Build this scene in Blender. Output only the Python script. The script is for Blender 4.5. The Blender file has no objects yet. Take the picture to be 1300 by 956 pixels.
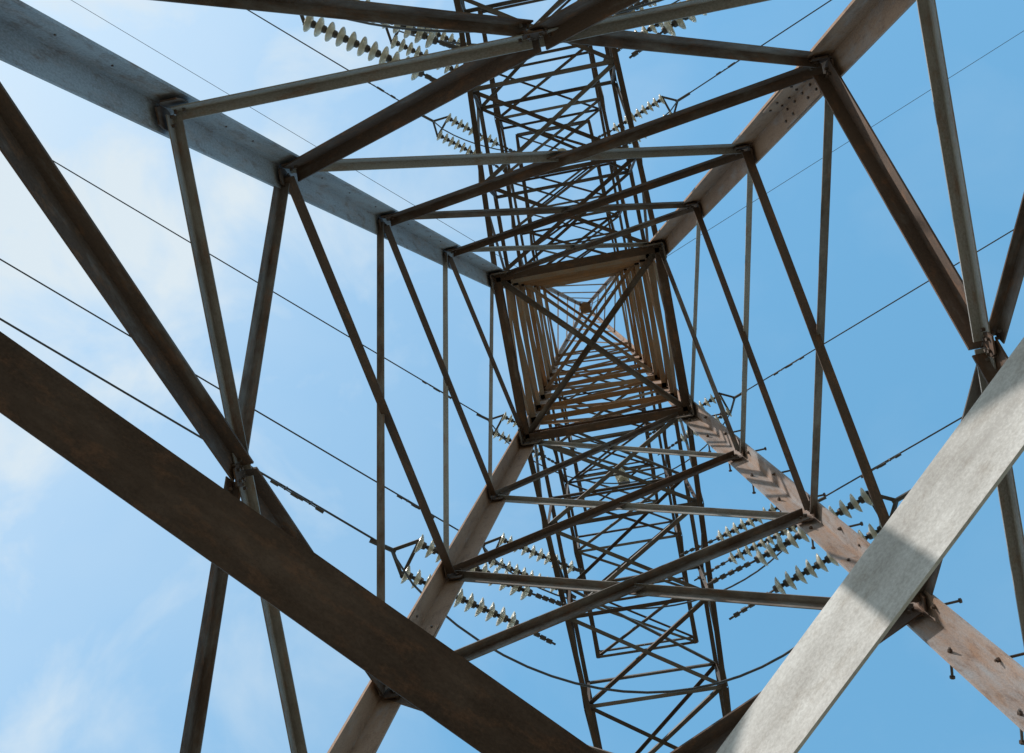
import bpy, bmesh, math, random
from mathutils import Vector, Matrix
random.seed(7)
sc=bpy.context.scene
V=Vector
# ------------------------------------------------------------ materials
def newmat(name):
    m=bpy.data.materials.new(name);m.use_nodes=True
    nt=m.node_tree;return m,nt,nt.nodes,nt.links,nt.nodes["Principled BSDF"]
def steel(name,grey,brown,lo,hi,rough=.6,metal=.15,grain=.6,rust=(.23,.10,.045),rustamt=.5):
    """grey zinc turning to brown; lengthwise streaks, rust patches, fine speckle, tone per member"""
    m,nt,N,L,B=newmat(name)
    uv=N.new("ShaderNodeUVMap");uv.uv_map="UVMap"
    at=N.new("ShaderNodeAttribute");at.attribute_name="tone"
    def noise(scale,src,detail=4,rough_=.6):
        mp=N.new("ShaderNodeMapping");mp.inputs["Scale"].default_value=scale
        L.new(src,mp.inputs[0])
        n=N.new("ShaderNodeTexNoise");n.noise_dimensions="2D";n.inputs["Scale"].default_value=1.0;n.inputs["Detail"].default_value=detail;n.inputs["Roughness"].default_value=rough_
        L.new(mp.outputs[0],n.inputs["Vector"]);return n.outputs[0]
    n1=noise((1.3,12,1),uv.outputs[0]);n2=noise((3.2,7,1),uv.outputs[0],5,.68);n3=noise((60,90,1),uv.outputs[0],3,.7);n4=noise((.7,3,1),uv.outputs[0],3)
    n5=noise((5,13,1),uv.outputs[0],7,.72)
    def math_(op,a,b):
        x=N.new("ShaderNodeMath");x.operation=op
        for i,k in enumerate((a,b)):
            if isinstance(k,(int,float)):x.inputs[i].default_value=k
            else:L.new(k,x.inputs[i])
        return x.outputs[0]
    s=math_("ADD",math_("MULTIPLY",n1,.27),math_("MULTIPLY",n2,.38))
    s=math_("ADD",s,math_("MULTIPLY",n3,.10))
    s=math_("ADD",s,math_("MULTIPLY",at.outputs["Fac"],.25))
    cr=N.new("ShaderNodeValToRGB")
    cr.color_ramp.elements[0].position=lo;cr.color_ramp.elements[1].position=hi
    cr.color_ramp.elements[0].color=(*grey,1);cr.color_ramp.elements[1].color=(*brown,1)
    L.new(s,cr.inputs[0])
    rm=N.new("ShaderNodeMapRange");rm.inputs[1].default_value=.52;rm.inputs[2].default_value=.68;rm.inputs[4].default_value=rustamt
    L.new(n5,rm.inputs[0])
    rx=N.new("ShaderNodeMix");rx.data_type="RGBA";rx.inputs[7].default_value=(*rust,1)
    L.new(rm.outputs[0],rx.inputs[0]);L.new(cr.outputs[0],rx.inputs[6])
    mx=N.new("ShaderNodeMix");mx.data_type="RGBA";mx.blend_type="MULTIPLY";mx.inputs[0].default_value=grain
    L.new(rx.outputs[2],mx.inputs[6])
    c2=N.new("ShaderNodeValToRGB");c2.color_ramp.elements[0].position=.36;c2.color_ramp.elements[1].position=.60
    c2.color_ramp.elements[0].color=(.38,.35,.33,1);c2.color_ramp.elements[1].color=(1,1,1,1)
    L.new(math_("ADD",math_("MULTIPLY",n3,.5),math_("MULTIPLY",n4,.5)),c2.inputs[0]);L.new(c2.outputs[0],mx.inputs[7])
    L.new(mx.outputs[2],B.inputs["Base Color"])
    B.inputs["Metallic"].default_value=metal;B.inputs["Specular IOR Level"].default_value=.3
    rr=N.new("ShaderNodeMapRange");rr.inputs[3].default_value=rough-.05;rr.inputs[4].default_value=rough+.25
    L.new(n2,rr.inputs[0]);L.new(rr.outputs[0],B.inputs["Roughness"])
    bp=N.new("ShaderNodeBump");bp.inputs["Strength"].default_value=.4;bp.inputs["Distance"].default_value=.004
    L.new(n2,bp.inputs["Height"]);L.new(bp.outputs[0],B.inputs["Normal"])
    return m
M_leg=steel("weathered_leg_steel",(.34,.355,.38),(.34,.21,.14),.30,.58,rust=(.16,.085,.05),rustamt=.5)
M_br=steel("weathered_brace_steel",(.32,.31,.30),(.095,.060,.043),.26,.56,rust=(.25,.115,.055),rustamt=.45)
M_arm=steel("cross_arm_steel",(.21,.205,.20),(.075,.055,.045),.30,.58,rustamt=.35)
M_up=steel("upper_brace_steel",(.32,.28,.24),(.27,.155,.085),.28,.58,rust=(.38,.19,.08),rustamt=.7)
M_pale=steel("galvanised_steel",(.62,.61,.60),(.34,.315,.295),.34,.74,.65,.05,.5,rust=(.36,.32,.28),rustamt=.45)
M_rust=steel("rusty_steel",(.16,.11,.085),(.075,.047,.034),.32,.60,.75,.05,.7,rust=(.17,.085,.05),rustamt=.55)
M_bolt=steel("bolt_steel",(.16,.14,.13),(.09,.06,.045),.3,.6)
def simple(name,col,rough,metal=0,trans=0):
    m,nt,N,L,B=newmat(name)
    t=N.new("ShaderNodeTexCoord");n=N.new("ShaderNodeTexNoise");n.inputs["Scale"].default_value=9;n.inputs["Detail"].default_value=3
    L.new(t.outputs["Object"],n.inputs["Vector"])
    cr=N.new("ShaderNodeValToRGB");cr.color_ramp.elements[0].position=.3;cr.color_ramp.elements[1].position=.7
    cr.color_ramp.elements[0].color=(*[c*.75 for c in col],1);cr.color_ramp.elements[1].color=(*col,1)
    L.new(n.outputs[0],cr.inputs[0]);L.new(cr.outputs[0],B.inputs["Base Color"])
    B.inputs["Roughness"].default_value=rough;B.inputs["Metallic"].default_value=metal
    if trans:B.inputs["Transmission Weight"].default_value=trans;B.inputs["IOR"].default_value=1.2
    return m
M_glass=simple("insulator_glass",(.80,.77,.66),.2,0,.4)
M_wire=simple("aluminium_conductor",(.07,.07,.075),.6,.3)
M_fit=simple("dark_fitting_steel",(.08,.07,.065),.6,.3)
M_conc=simple("concrete",(.35,.34,.32),.9)
# ------------------------------------------------------------ mesh builder
class Builder:
    def __init__(s):
        s.bm=bmesh.new();s.uv=s.bm.loops.layers.uv.new("UVMap");s.tone=s.bm.faces.layers.float.new("tone")
    def profile(s,P1,P2,u,v,pts,tone=None,pts2=None):
        L=(P2-P1).length
        if tone is None:tone=random.uniform(0,1)
        o=random.uniform(0,50);o2=random.uniform(0,9)
        a=[s.bm.verts.new(P1+u*x+v*y) for x,y in pts]
        b=[s.bm.verts.new(P2+u*x+v*y) for x,y in (pts2 or pts)]
        n=len(pts);per=0
        for i in range(n):
            j=(i+1)%n
            d=math.dist(pts[i],pts[j])
            f=s.bm.faces.new((a[i],a[j],b[j],b[i]));f[s.tone]=tone
            for lp,c in zip(f.loops,((o,per+o2),(o,per+d+o2),(o+L,per+d+o2),(o+L,per+o2))):lp[s.uv].uv=c
            per+=d
        for ring in (a[::-1],b):
            f=s.bm.faces.new(ring);f[s.tone]=tone
            for lp in f.loops:lp[s.uv].uv=(o+lp.vert.co.x,o2+lp.vert.co.y)
    def angle(s,P1,P2,b,nrm,off=0.,t=None,flip=False,tone=None,b2=None):
        P1=V(P1);P2=V(P2);a=(P2-P1).normalized()
        n=V(nrm);n=(n-a*n.dot(a)).normalized();u=a.cross(n)
        if flip:u=-u
        t=t or max(.007,b*.1);b2=b2 or b*.8
        off+=random.uniform(-.0012,.0012)
        c=-b/2
        pts=[(c,0),(c+b,0),(c+b,t),(c+t,t),(c+t,b2),(c,b2)]
        s.profile(P1+n*off,P2+n*off,u,n,pts,tone)
    def plate(s,c,u,v,w,h,t,tone=None):
        u=V(u).normalized();n=u.cross(V(v)).normalized();v=n.cross(u)
        k=.28
        pts=[(-w/2+w*k*.5,-h/2),(w/2-w*k*.5,-h/2),(w/2,-h/2+h*k),(w/2,h/2-h*k),(w/2-w*k*.5,h/2),(-w/2+w*k*.5,h/2),(-w/2,h/2-h*k),(-w/2,-h/2+h*k)]
        s.profile(V(c)-n*t/2,V(c)+n*t/2,u,v,pts,tone)
    def rod(s,P1,P2,r,seg=6,r2=None,tone=None):
        P1=V(P1);P2=V(P2);a=(P2-P1).normalized()
        h=V((0,0,1)) if abs(a.z)<.9 else V((1,0,0))
        u=a.cross(h).normalized();v=a.cross(u);r2=r2 or r
        f=lambda q:[(q*math.cos(2*math.pi*i/seg),q*math.sin(2*math.pi*i/seg)) for i in range(seg)]
        s.profile(P1,P2,u,v,f(r),tone,f(r2))
    def finish(s,name,mat,parent=None):
        bmesh.ops.recalc_face_normals(s.bm,faces=s.bm.faces)
        me=bpy.data.meshes.new(name);s.bm.to_mesh(me);s.bm.free()
        ob=bpy.data.objects.new(name,me);sc.collection.objects.link(ob);me.materials.append(mat)
        if parent:ob.parent=parent
        return ob
tower=bpy.data.objects.new("transmission_tower",None);sc.collection.objects.link(tower)
# ------------------------------------------------------------ lower pyramid
S=0.1542
Z=[0,-1.8177,-3.5985,-5.382,-6.768,-8.5206]
GZ=-13.70
def w(z):return 1-S*z
EX=.055
C4=[(-1,-1),(1,-1),(1,1),(-1,1)]     # A B C D
def node(i,z,ins=0.):
    ww=w(z)-ins;return V((C4[i][0]*ww,C4[i][1]*ww,z))
legs=Builder();br=Builder();heavy=Builder();pale=Builder();bolts=Builder();rust=Builder()
for i,(sx,sy) in enumerate(C4):
    P1=V((sx*(w(0)+EX),sy*(w(0)+EX),.12));P2=V((sx*(w(GZ)+EX),sy*(w(GZ)+EX),GZ+.25))
    a=(P2-P1).normalized()
    u=V((-sx,0,0));u=(u-a*u.dot(a)).normalized();v=V((0,-sy,0));v=(v-a*v.dot(a)).normalized()
    b=.19;t=.018
    pts=[(0,0),(b,0),(b,t),(t,t),(t,b),(0,b)]
    mid=P1.lerp(P2,(.66,.36,.36,.36)[i])
    tn=[-.3,.85,.35,1.0][i]
    legs.profile(P1,mid,u,v,pts,tn)
    legs.profile(mid+a*.004,P2,u,v,pts,tn*.9)
    pt2=[(t+.002,t+.002),(b-.01,t+.002),(b-.01,t+.014),(t+.014,t+.014),(t+.014,b-.01),(t+.002,b-.01)]
    legs.profile(mid-a*.36,mid+a*.36,u,v,pt2,tn)
    for k in range(-4,5):
        if k==0:continue
        q=.07 if k%2 else .135
        c=mid+a*(k*.08)
        bolts.rod(c+u*q+v*(t+.014),c+u*q+v*(t+.026),.010)
        bolts.rod(c+v*q+u*(t+.014),c+v*q+u*(t+.026),.010)
    if i==0:
        for k in range(26):
            c=P1+a*(.9+k*.47+random.uniform(-.1,.1))
            bolts.rod(c+u*.12+v*(t),c+u*.12+v*(t+.006),.006)
    if i==2:
        Lg=(P2-P1).length;n=int(Lg/.36)
        for k in range(1,n):
            c=P1+a*(k*.36)
            if k%2:
                q0=c+u*.13+v*(t);q1=c+u*.13-v*.15
            else:
                q0=c+v*.13+u*(t);q1=c+v*.13-u*.15
            d=(q0-q1).normalized()
            bolts.rod(q0+d*.03,q1,.009,8)
            bolts.rod(q1,q1-d*.012,.018,8)
            bolts.rod(q0,q0+d*.016,.016,6)
faces=[(0,1,V((0,1,0))),(1,2,V((-1,0,0))),(2,3,V((0,-1,0))),(3,0,V((1,0,0)))]
def fn(n):return (n+V((0,0,-S))).normalized()
def bolt2(B,P,d,n,sp=.05,k=2,off=0):
    d=V(d).normalized()
    for j in range(k):
        c=V(P)+d*(.03+sp*j)+V(n)*off;B.rod(c-V(n)*.012,c+V(n)*.014,.010)
for fi,(i,j,n) in enumerate(faces):
    nn=fn(n)
    def mem(B,P,Q,b,off,flip=False,tone=None):
        d=(Q-P).normalized()
        B.angle(P+d*.02,Q-d*.02,b,nn,off=off-EX,flip=flip,tone=tone)
        for e,dd in ((P,d),(Q,-d)):bolt2(bolts,e,dd,nn,off=off-EX+max(.007,b*.1)+.006)
    for k in range(3):
        bA=(.064,.076,.093)[k]
        mem(br,node(i,Z[k]),node(j,Z[k+1]),bA,.024,flip=(fi%2==0),tone=random.uniform(.4,1.3))
        mem(br,node(j,Z[k]),node(i,Z[k+1]),bA*.85,-.012,flip=(fi%2==1),tone=random.uniform(-.8,.6))
        c=node(i,Z[k]).lerp(node(j,Z[k+1]),w(Z[k])/(w(Z[k])+w(Z[k+1])))
        bolts.rod(c-nn*(EX+.02),c-nn*(EX-.046),.011)
    K=V((n.x,n.y,0))*(-w(Z[4]));K.z=Z[4]
    for (a_,b_) in ((i,j),(j,i)):
        first=(a_==i)
        mem(heavy,node(a_,Z[3]),K,.125 if first else .085,.024 if first else -.016,flip=first,tone=.9 if first else .4)
        mem(heavy,K,node(b_,Z[5]),.125 if first else .08,.026 if first else -.018,flip=first,tone=.8 if first else .6)
        if fi!=2:mem(br,node(a_,Z[4]),K,.075,.045,flip=first,tone=-.1 if fi==3 else -.6)
    heavy.plate(K-nn*(EX-.05),V((n.y,n.x,0)),V((0,0,1)),.13,.17,.010,tone=1)
    for q in range(4):
        an=q*1.5708+.78;tt=V((n.y,n.x,0))*math.cos(an)*.045+V((0,0,1))*math.sin(an)*.06
        bolts.rod(K+tt-nn*(EX-.05),K+tt-nn*(EX-.072),.010)
    mem(heavy,node(i,-9.35),node(j,-9.35),.12,.05)
    for k in range(1,5):
        for q in (i,j):
            if fi==2 and k==4:continue
            sgn=-1 if q==i else 1
            tv=(node(j,Z[k])-node(i,Z[k])).normalized()
            P=node(q,Z[k])-tv*sgn*(.03)
            br.plate(P-nn*(EX-.012),tv,V((0,0,1)),.13,.18,.010,tone=.8)
# low-level inclined struts near the camera
zd=-8.66;f=(12.169+zd)/3.569
c=1.414*f-.678*(1-f)
ww=w(zd)
def beam(B,P,Q,b,face_n,tone,b2):
    P=V(P);Q=V(Q);a=(Q-P).normalized()
    n=V(face_n);n=(n-a*n.dot(a)).normalized();u=a.cross(n);t=.016
    if u.z>0:u=-u
    pts=[(-b/2,0),(b/2,0),(b/2,-b2),(b/2-t,-b2),(b/2-t,-t),(-b/2,-t)]
    pts=[(-x,y) for x,y in pts]
    B.profile(P,Q,u,n,pts,tone)
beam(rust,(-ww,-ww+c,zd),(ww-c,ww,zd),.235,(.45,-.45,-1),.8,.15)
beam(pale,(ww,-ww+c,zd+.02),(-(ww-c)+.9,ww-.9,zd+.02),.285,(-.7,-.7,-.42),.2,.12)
# ------------------------------------------------------------ waist frame
for fi,(i,j,n) in enumerate(faces):
    P=node(i,0);Q=node(j,0);d=(Q-P).normalized()
    heavy.angle(P,Q,.13,n,off=-.05,tone=.9)
    heavy.angle(P+V((0,0,.22)),Q+V((0,0,.22)),.09,n,off=-.03,tone=.9,flip=True)
    for q,sg in ((P,1),(Q,-1)):
        heavy.plate(q+d*sg*.06-n*.045+V((0,0,-.02)),d,V((0,0,1)),.27,.42,.014,tone=.3)
        for a1 in range(3):
            for b1 in range(4):
                cc=q+d*sg*(-.01+.07*a1)+V((0,0,-.16+.09*b1))
                bolts.rod(cc-n*.065,cc-n*.022,.013)
heavy.angle(node(0,.03,.05),node(2,.03,.05),.075,(0,0,-1),off=0,tone=.3)
heavy.angle(node(1,.03,.05),node(3,.03,.05),.075,(0,0,-1),off=-.03,tone=.5)
# ------------------------------------------------------------ upper body
up=Builder();uleg=Builder()
TOPB=13.75;PEAK=24
def wb(z):
    if z<=TOPB:return 1-.006*z
    return .9175+(.16-.9175)*(z-TOPB)/(PEAK-TOPB)
def bn(i,z,ins=0):
    q=wb(z)-ins;return V((C4[i][0]*q,C4[i][1]*q,z))
for i,(sx,sy) in enumerate(C4):
    for z0,z1,b in ((0,6.9,.15),(6.9,TOPB,.12),(TOPB,PEAK,.09)):
        P1=bn(i,z0,-.03);P2=bn(i,z1,-.03);a=(P2-P1).normalized()
        u=V((-sx,0,0));u=(u-a*u.dot(a)).normalized();v=V((0,-sy,0));v=(v-a*v.dot(a)).normalized();t=.014
        uleg.profile(P1,P2,u,v,[(0,0),(b,0),(b,t),(t,t),(t,b),(0,b)],.7)
lv=[1.375*k for k in range(11)]
for fi,(i,j,n) in enumerate(faces):
    for k in range(10):
        z0,z1=lv[k],lv[k+1]
        e=(i,j) if (k+fi)%2 else (j,i)
        up.angle(bn(e[0],z0),bn(e[1],z1),.055 if k<6 else .045,n,off=-.02)
        if k<2:up.angle(bn(e[1],z0),bn(e[0],z1),.05,n,off=-.04,flip=True)
        if k<6 or (k+fi)%2:up.angle(bn(i,z1),bn(j,z1),.095 if k<4 else .07,n,off=-.005,tone=random.uniform(-.2,1.3))
    z=TOPB
    st=3.0
    while z<PEAK-.5:
        z1=min(PEAK,z+st)
        up.angle(bn(i,z),bn(j,z1),.045,n,off=-.02)
        z=z1;st*=.92
for z in (5,10):
    up.angle(bn(0,z+.03,.05),bn(2,z+.03,.05),.06,(0,0,-1));up.angle(bn(1,z+.03,.05),bn(3,z+.03,.05),.06,(0,0,-1),off=-.03)
up.plate((0,0,PEAK),(1,0,0),(0,1,0),.4,.4,.03)
# ------------------------------------------------------------ cross arms
arms=Builder()
def arm(sy,z0,L,wt,hr,npan,bc,bb):
    x0=wb(z0) if z0>0 else 1.0
    def xw(s):return x0+(wt-x0)*s
    def yy(s):return sy*(x0+(L-x0)*s)
    def hh(s):return hr+(.3-hr)*s
    def pb(sx,s):return V((sx*xw(s),yy(s),z0))
    def pt(sx,s):return V((sx*xw(s),yy(s),z0+hh(s)))
    for sx in (-1,1):
        arms.angle(pb(sx,-.0),pb(sx,1),bc,(-sx,0,0),off=-.03,tone=.9,flip=(sx*sy<0),b2=bc*.7)
        arms.angle(pt(sx,0),pt(sx,1),bc*.8,(-sx,0,0),off=-.03,tone=.9,flip=(sx*sy<0),b2=bc*.6)
    for k in range(npan+1):
        s=k/npan
        if k>0:
            arms.angle(pb(-1,s),pb(1,s),bb,(0,0,1),off=.02)
            arms.angle(pt(-1,s),pt(1,s),bb*.9,(0,0,-1),off=.02)
            for sx in (-1,1):arms.angle(pb(sx,s),pt(sx,s),bb*.9,(-sx,0,0),off=.0)
        if k<npan:
            s2=(k+1)/npan
            arms.angle(pb(-1,s),pb(1,s2),bb,(0,0,1),off=.035)
            if k%2==0 or z0==0:arms.angle(pb(1,s),pb(-1,s2),bb,(0,0,1),off=.055)
            e=1 if k%2 else -1
            arms.angle(pt(e,s),pt(-e,s2),bb*.85,(0,0,-1),off=.03)
            for sx in (-1,1):
                if k%2:arms.angle(pb(sx,s),pt(sx,s2),bb*.9,(-sx,0,0),off=-.05)
                else:arms.angle(pt(sx,s),pb(sx,s2),bb*.9,(-sx,0,0),off=-.05)
for sy in (-1,1):
    arm(sy,0,5.6,.80,2.3,4,.095,.05)
    arm(sy,5,5.7,.85,2.3,5,.085,.045)
    arm(sy,10,4.3,.80,2.0,4,.08,.045)
for z,y in ((10,3.45),(10,-3.5)):
    x=.86
    arms.angle((-x,y,z),(x,y,z),.06,(0,0,1),off=.075)
legs.finish("legs",M_leg,tower);br.finish("lattice_bracing",M_br,tower);heavy.finish("main_diagonals",M_br,tower)
pale.finish("galvanised_strut",M_pale,tower);rust.finish("rusty_strut",M_rust,tower)
bolts.finish("bolts_and_steps",M_bolt,tower);up.finish("upper_body_lattice",M_up,tower);uleg.finish("upper_body_legs",M_leg,tower)
arms.finish("cross_arms",M_arm,tower)
ft=Builder()
for i in range(4):
    q=w(GZ);c0=V((C4[i][0]*q,C4[i][1]*q,GZ))
    ft.rod(c0-V((0,0,.5)),c0+V((0,0,.35)),.62,4,.5)
ft.finish("concrete_footings",M_conc,tower)
# ------------------------------------------------------------ insulators, wires
prof=[(0,.0),(.035,.0),(.045,-.012),(.048,-.045),(.075,-.058),(.112,-.078),(.128,-.098),(.124,-.104),(.095,-.094),(.088,-.108),(.070,-.096),(.055,-.108),(.03,-.10),(.018,-.15)]
def revolve(bm,P,a,pr,seg):
    h=V((0,0,1)) if abs(a.z)<.9 else V((1,0,0))
    u=a.cross(h).normalized();v=a.cross(u)
    rings=[]
    for r,x in pr:
        r=max(r,.002)
        rings.append([bm.verts.new(P+a*(-x)+(u*math.cos(2*math.pi*i/seg)+v*math.sin(2*math.pi*i/seg))*r) for i in range(seg)])
    for q in range(len(rings)-1):
        for i in range(seg):
            k=(i+1)%seg
            fa=bm.faces.new((rings[q][i],rings[q][k],rings[q+1][k],rings[q+1][i]));fa.smooth=True
            fa.material_index=0 if 3<=q<=11 else 1
def rodbm(bm,P,Q,r,seg=6):
    a=(Q-P).normalized();h=V((0,0,1)) if abs(a.z)<.9 else V((1,0,0))
    u=a.cross(h).normalized();v=a.cross(u)
    A=[bm.verts.new(P+(u*math.cos(6.2832*i/seg)+v*math.sin(6.2832*i/seg))*r) for i in range(seg)]
    Bq=[bm.verts.new(Q+(u*math.cos(6.2832*i/seg)+v*math.sin(6.2832*i/seg))*r) for i in range(seg)]
    for i in range(seg):
        fa=bm.faces.new((A[i],A[(i+1)%seg],Bq[(i+1)%seg],Bq[i]));fa.material_index=1
    for q in (A[::-1],Bq):
        fa=bm.faces.new(q);fa.material_index=1
def prism(bm,pts,n,t):
    A=[bm.verts.new(p-n*t/2) for p in pts];B_=[bm.verts.new(p+n*t/2) for p in pts];k=len(pts)
    for i in range(k):
        fa=bm.faces.new((A[i],A[(i+1)%k],B_[(i+1)%k],B_[i]));fa.material_index=1
    for q in (A[::-1],B_):
        fa=bm.faces.new(q);fa.material_index=1
def strobj(bm):
    bmesh.ops.recalc_face_normals(bm,faces=bm.faces)
    me=bpy.data.meshes.new("insulator_string");bm.to_mesh(me);bm.free()
    me.materials.append(M_glass);me.materials.append(M_fit)
    ob=bpy.data.objects.new("insulator_string",me);sc.collection.objects.link(ob)
def string(P,Q,nd=11,sep=.21):
    """double tension string from arm point P to line end Q"""
    bm=bmesh.new();a=(Q-P).normalized();side=a.cross(V((0,0,1))).normalized();L=(Q-P).length;nz=side.cross(a)
    dl=nd*.142
    s0=L-.22-dl
    e=sep+.04
    for q0,q1 in (((0,0),(-.24,e)),((-.24,e),(-.26,-e)),((-.26,-e),(0,0))):
        A=Q+a*q0[0]+side*q0[1];B_=Q+a*q1[0]+side*q1[1];d=(B_-A).normalized();m_=nz.cross(d)*.022
        prism(bm,[A-m_-d*.02,B_-m_+d*.02,B_+m_+d*.02,A+m_-d*.02],nz,.02)
    for sg in (-1,1):
        o=side*sep*sg
        rodbm(bm,P+o*1.2,P+a*s0+o,.014)
        for k in range(1,6):
            c=P+a*(s0*k/6)+o*(1.2-.2*k/6);rodbm(bm,c-a*.035,c+a*.035,.03,8)
        for k in range(nd):
            revolve(bm,P+a*(s0+.142*k)+o,a,prof,14)
        rodbm(bm,P+a*(s0)+o,P+a*(s0+dl)+o,.012)
    rodbm(bm,Q-a*.05,Q+a*.3,.03,8)
    strobj(bm)
def hanger(P,Q):
    """single suspension string steadying a jumper"""
    bm=bmesh.new();a=(Q-P).normalized();L=(Q-P).length;nd=int((L-.25)/.142)
    rodbm(bm,P,Q,.013)
    for k in range(nd):revolve(bm,P+a*(L-.08-.142*(nd-k)),a,prof,16)
    rodbm(bm,Q-V((.12,0,0)),Q+V((.12,0,0)),.03,8)
    strobj(bm)
def cable(name,pts,r):
    cu=bpy.data.curves.new(name,"CURVE");cu.dimensions="3D";cu.bevel_depth=r;cu.bevel_resolution=2
    sp=cu.splines.new("POLY");sp.points.add(len(pts)-1)
    for p,q in zip(sp.points,pts):p.co=(*q,1)
    cu.materials.append(M_wire)
    ob=bpy.data.objects.new(name,cu);sc.collection.objects.link(ob);return ob
def span(Q,d,s0=.055,Ls=240,r=.014,name="power_line",damp=True):
    d=V((d[0],d[1],0)).normalized();pts=[]
    ts=[0,.5,1,2,3,5,7,10,14,20,28,40,60,90,120,150,180,210,240]
    f=lambda t:Q+d*t+V((0,0,-s0*t+s0*t*t/Ls))
    ob=cable(name,[f(t) for t in ts],r)
    if damp:
        B=Builder()
        for t0 in (1.15,1.5):
            c=f(t0)-V((0,0,.07))
            B.rod(c-d*.14,c+d*.14,.008)
            B.rod(c-d*.2,c-d*.09,.024,8);B.rod(c+d*.09,c+d*.2,.024,8)
            B.rod(c,c+V((0,0,.09)),.016,6)
        dm=B.finish("vibration_dampers",M_fit);dm.parent=ob
dL=(-.75,-.66);dR=(.927,-.375)
def phase(z,y,xl,vl,vr,nd,jy,js,hang=None):
    zz=z-.12
    PL=V((-xl,y,zz));PR=V((xl,y,zz))
    QL=PL+V((vl[0],vl[1],-.1));QR=PR+V((vr[0],vr[1],-.1))
    string(PL,QL,nd);string(PR,QR,nd)
    span(QL,dL);span(QR,dR)
    pts=[]
    if hang is not None:jy=hang-(QL.y+QR.y)/2
    for k in range(25):
        t=k/24
        P=QL.lerp(QR,t)
        s=4*t*(1-t);s=s**.8
        pts.append(P+V((0,jy*s,-js*s-.05)))
    cable("jumper_cable",pts,.014)
    if hang is not None:
        m=pts[12];hanger(V((m.x*.5,hang,z+.07)),m+V((0,0,.02)))
phase(0,3.35,.95,(-1.9,-1.3),(2.25,-.9),11,1.5,1.3)
phase(0,-3.5,.95,(-1.8,-1.25),(2.1,-.85),11,1.1,1.3)
phase(5,4.35,.92,(-1.55,-1.0),(2.2,-.75),10,1.0,1.3)
phase(5,-4.6,.92,(-1.55,-1.1),(2.0,-.75),10,1.0,1.3)
phase(10,3.0,.9,(-1.65,-1.2),(1.95,-.75),9,1.0,1.2,3.45)
phase(10,-3.6,.9,(-1.65,-1.3),(1.85,-.7),9,1.0,1.2,-3.5)
for d in (dL,dR):span(V((0,0,PEAK)),d,.04,name="earth_wire",r=.009,damp=False)
# ------------------------------------------------------------ ground
me=bpy.data.meshes.new("grass_ground");bm=bmesh.new();bmesh.ops.create_grid(bm,x_segments=60,y_segments=60,size=900)
for v_ in bm.verts:
    r=v_.co.length
    v_.co.z=GZ+(0 if r<40 else .6*math.sin(v_.co.x*.02)*math.cos(v_.co.y*.017))
bm.to_mesh(me);bm.free();g=bpy.data.objects.new("grass_ground",me);sc.collection.objects.link(g)
m,nt,N,L,B=newmat("dry_grass")
t=N.new("ShaderNodeTexCoord");n=N.new("ShaderNodeTexNoise");n.inputs["Scale"].default_value=.6;n.inputs["Detail"].default_value=8
L.new(t.outputs["Object"],n.inputs["Vector"]);cr=N.new("ShaderNodeValToRGB")
cr.color_ramp.elements[0].color=(.09,.085,.045,1);cr.color_ramp.elements[1].color=(.24,.195,.13,1);cr.color_ramp.elements[0].position=.35;cr.color_ramp.elements[1].position=.65
L.new(n.outputs[0],cr.inputs[0]);L.new(cr.outputs[0],B.inputs["Base Color"]);B.inputs["Roughness"].default_value=1
me.materials.append(m)
# ------------------------------------------------------------ sky, sun
sd=V((-.58,-.50,.62)).normalized()
el=math.asin(sd.z);az=math.atan2(sd.x,sd.y)
W=bpy.data.worlds.new("World");sc.world=W;W.use_nodes=True
N=W.node_tree.nodes;L=W.node_tree.links
bg=N["Background"];sky=N.new("ShaderNodeTexSky");sky.sky_type="NISHITA";sky.sun_disc=False
sky.sun_elevation=el;sky.sun_rotation=az;sky.air_density=1.0;sky.dust_density=.5;sky.ozone_density=1.0
tc=N.new("ShaderNodeTexCoord")
ml=N.new("ShaderNodeMix");ml.data_type="RGBA";ml.blend_type="MULTIPLY";ml.inputs[0].default_value=1;ml.inputs[7].default_value=(1.1,1.2,1.15,1)
L.new(sky.outputs[0],ml.inputs[6])
ad=N.new("ShaderNodeMix");ad.data_type="RGBA";ad.blend_type="ADD";ad.inputs[0].default_value=1;ad.inputs[7].default_value=(.35,1.5,2.4,1)
L.new(ml.outputs[2],ad.inputs[6])
def wn(scale,det,dist,lo,hi,loc):
    mp=N.new("ShaderNodeMapping");mp.inputs["Location"].default_value=loc;L.new(tc.outputs["Generated"],mp.inputs[0])
    nz=N.new("ShaderNodeTexNoise");nz.inputs["Scale"].default_value=scale;nz.inputs["Detail"].default_value=det;nz.inputs["Roughness"].default_value=.55
    nz.inputs["Distortion"].default_value=dist
    L.new(mp.outputs[0],nz.inputs["Vector"])
    q=N.new("ShaderNodeMapRange");q.inputs[1].default_value=lo;q.inputs[2].default_value=hi;L.new(nz.outputs[0],q.inputs[0]);return q.outputs[0]
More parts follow.
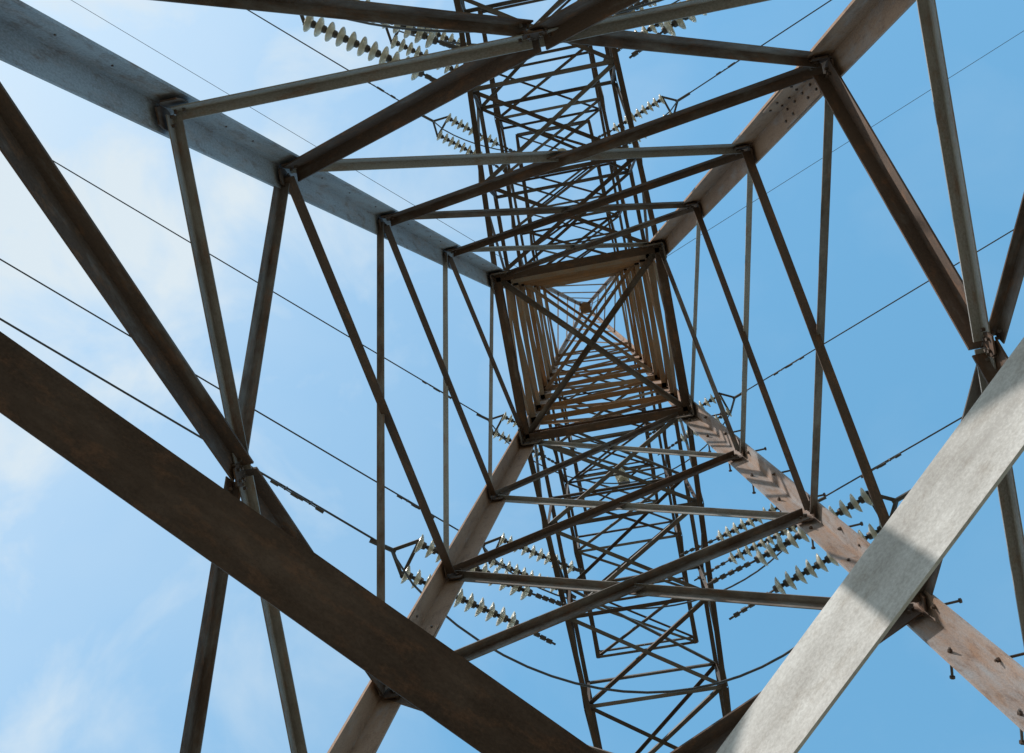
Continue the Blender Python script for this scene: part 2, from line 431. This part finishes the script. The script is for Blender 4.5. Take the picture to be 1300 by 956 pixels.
def wm(op,a,b):
    x=N.new("ShaderNodeMath");x.operation=op;x.use_clamp=True
    for i,k in enumerate((a,b)):
        if isinstance(k,(int,float)):x.inputs[i].default_value=k
        else:L.new(k,x.inputs[i])
    return x.outputs[0]
dt=N.new("ShaderNodeVectorMath");dt.operation="DOT_PRODUCT";dt.inputs[1].default_value=tuple(V((-.76,-.36,.55)).normalized())
L.new(tc.outputs["Generated"],dt.inputs[0])
mr=N.new("ShaderNodeMapRange");mr.inputs[1].default_value=.48;mr.inputs[2].default_value=.90
L.new(dt.outputs["Value"],mr.inputs[0])
haze=wm("MULTIPLY",mr.outputs[0],wm("ADD",.42,wm("MULTIPLY",wn(3,4,.3,.3,.7,(0,0,0)),.28)))
wisp=wm("MULTIPLY",wm("MULTIPLY",wn(6.5,7,.4,.48,.74,(2.3,.7,.4)),.8),wm("ADD",.08,mr.outputs[0]))
tot=wm("ADD",haze,wisp)
mx=N.new("ShaderNodeMix");mx.data_type="RGBA";mx.inputs[7].default_value=(4.8,5.5,6.0,1)
L.new(tot,mx.inputs[0]);L.new(ad.outputs[2],mx.inputs[6]);L.new(mx.outputs[2],bg.inputs[0])
bg.inputs[1].default_value=.15
sl=bpy.data.lights.new("sun","SUN");sl.energy=5;sl.angle=math.radians(.5);sl.color=(1,.95,.87)
so=bpy.data.objects.new("sun",sl);sc.collection.objects.link(so);so.rotation_euler=sd.to_track_quat("Z","Y").to_euler();so.location=(-20,-20,40)
# ------------------------------------------------------------ camera
r=V((0.0454,0.0750,-0.1809));th=r.length
R=Matrix.Rotation(th,3,r.normalized())
cm=bpy.data.cameras.new("camera");cam=bpy.data.objects.new("camera",cm);sc.collection.objects.link(cam)
M3=Matrix((R[0],-R[1],-R[2])).transposed()
cam.matrix_world=Matrix.Translation((0.0092,-0.6691,-12.169))@M3.to_4x4()
cm.sensor_fit="HORIZONTAL";cm.sensor_width=36;cm.lens=1265.4*36/1300;cm.shift_y=-44.5/1300
cm.clip_start=.05;cm.clip_end=5000
sc.camera=cam
sc.view_settings.view_transform="Standard";sc.view_settings.look="None";sc.view_settings.exposure=0
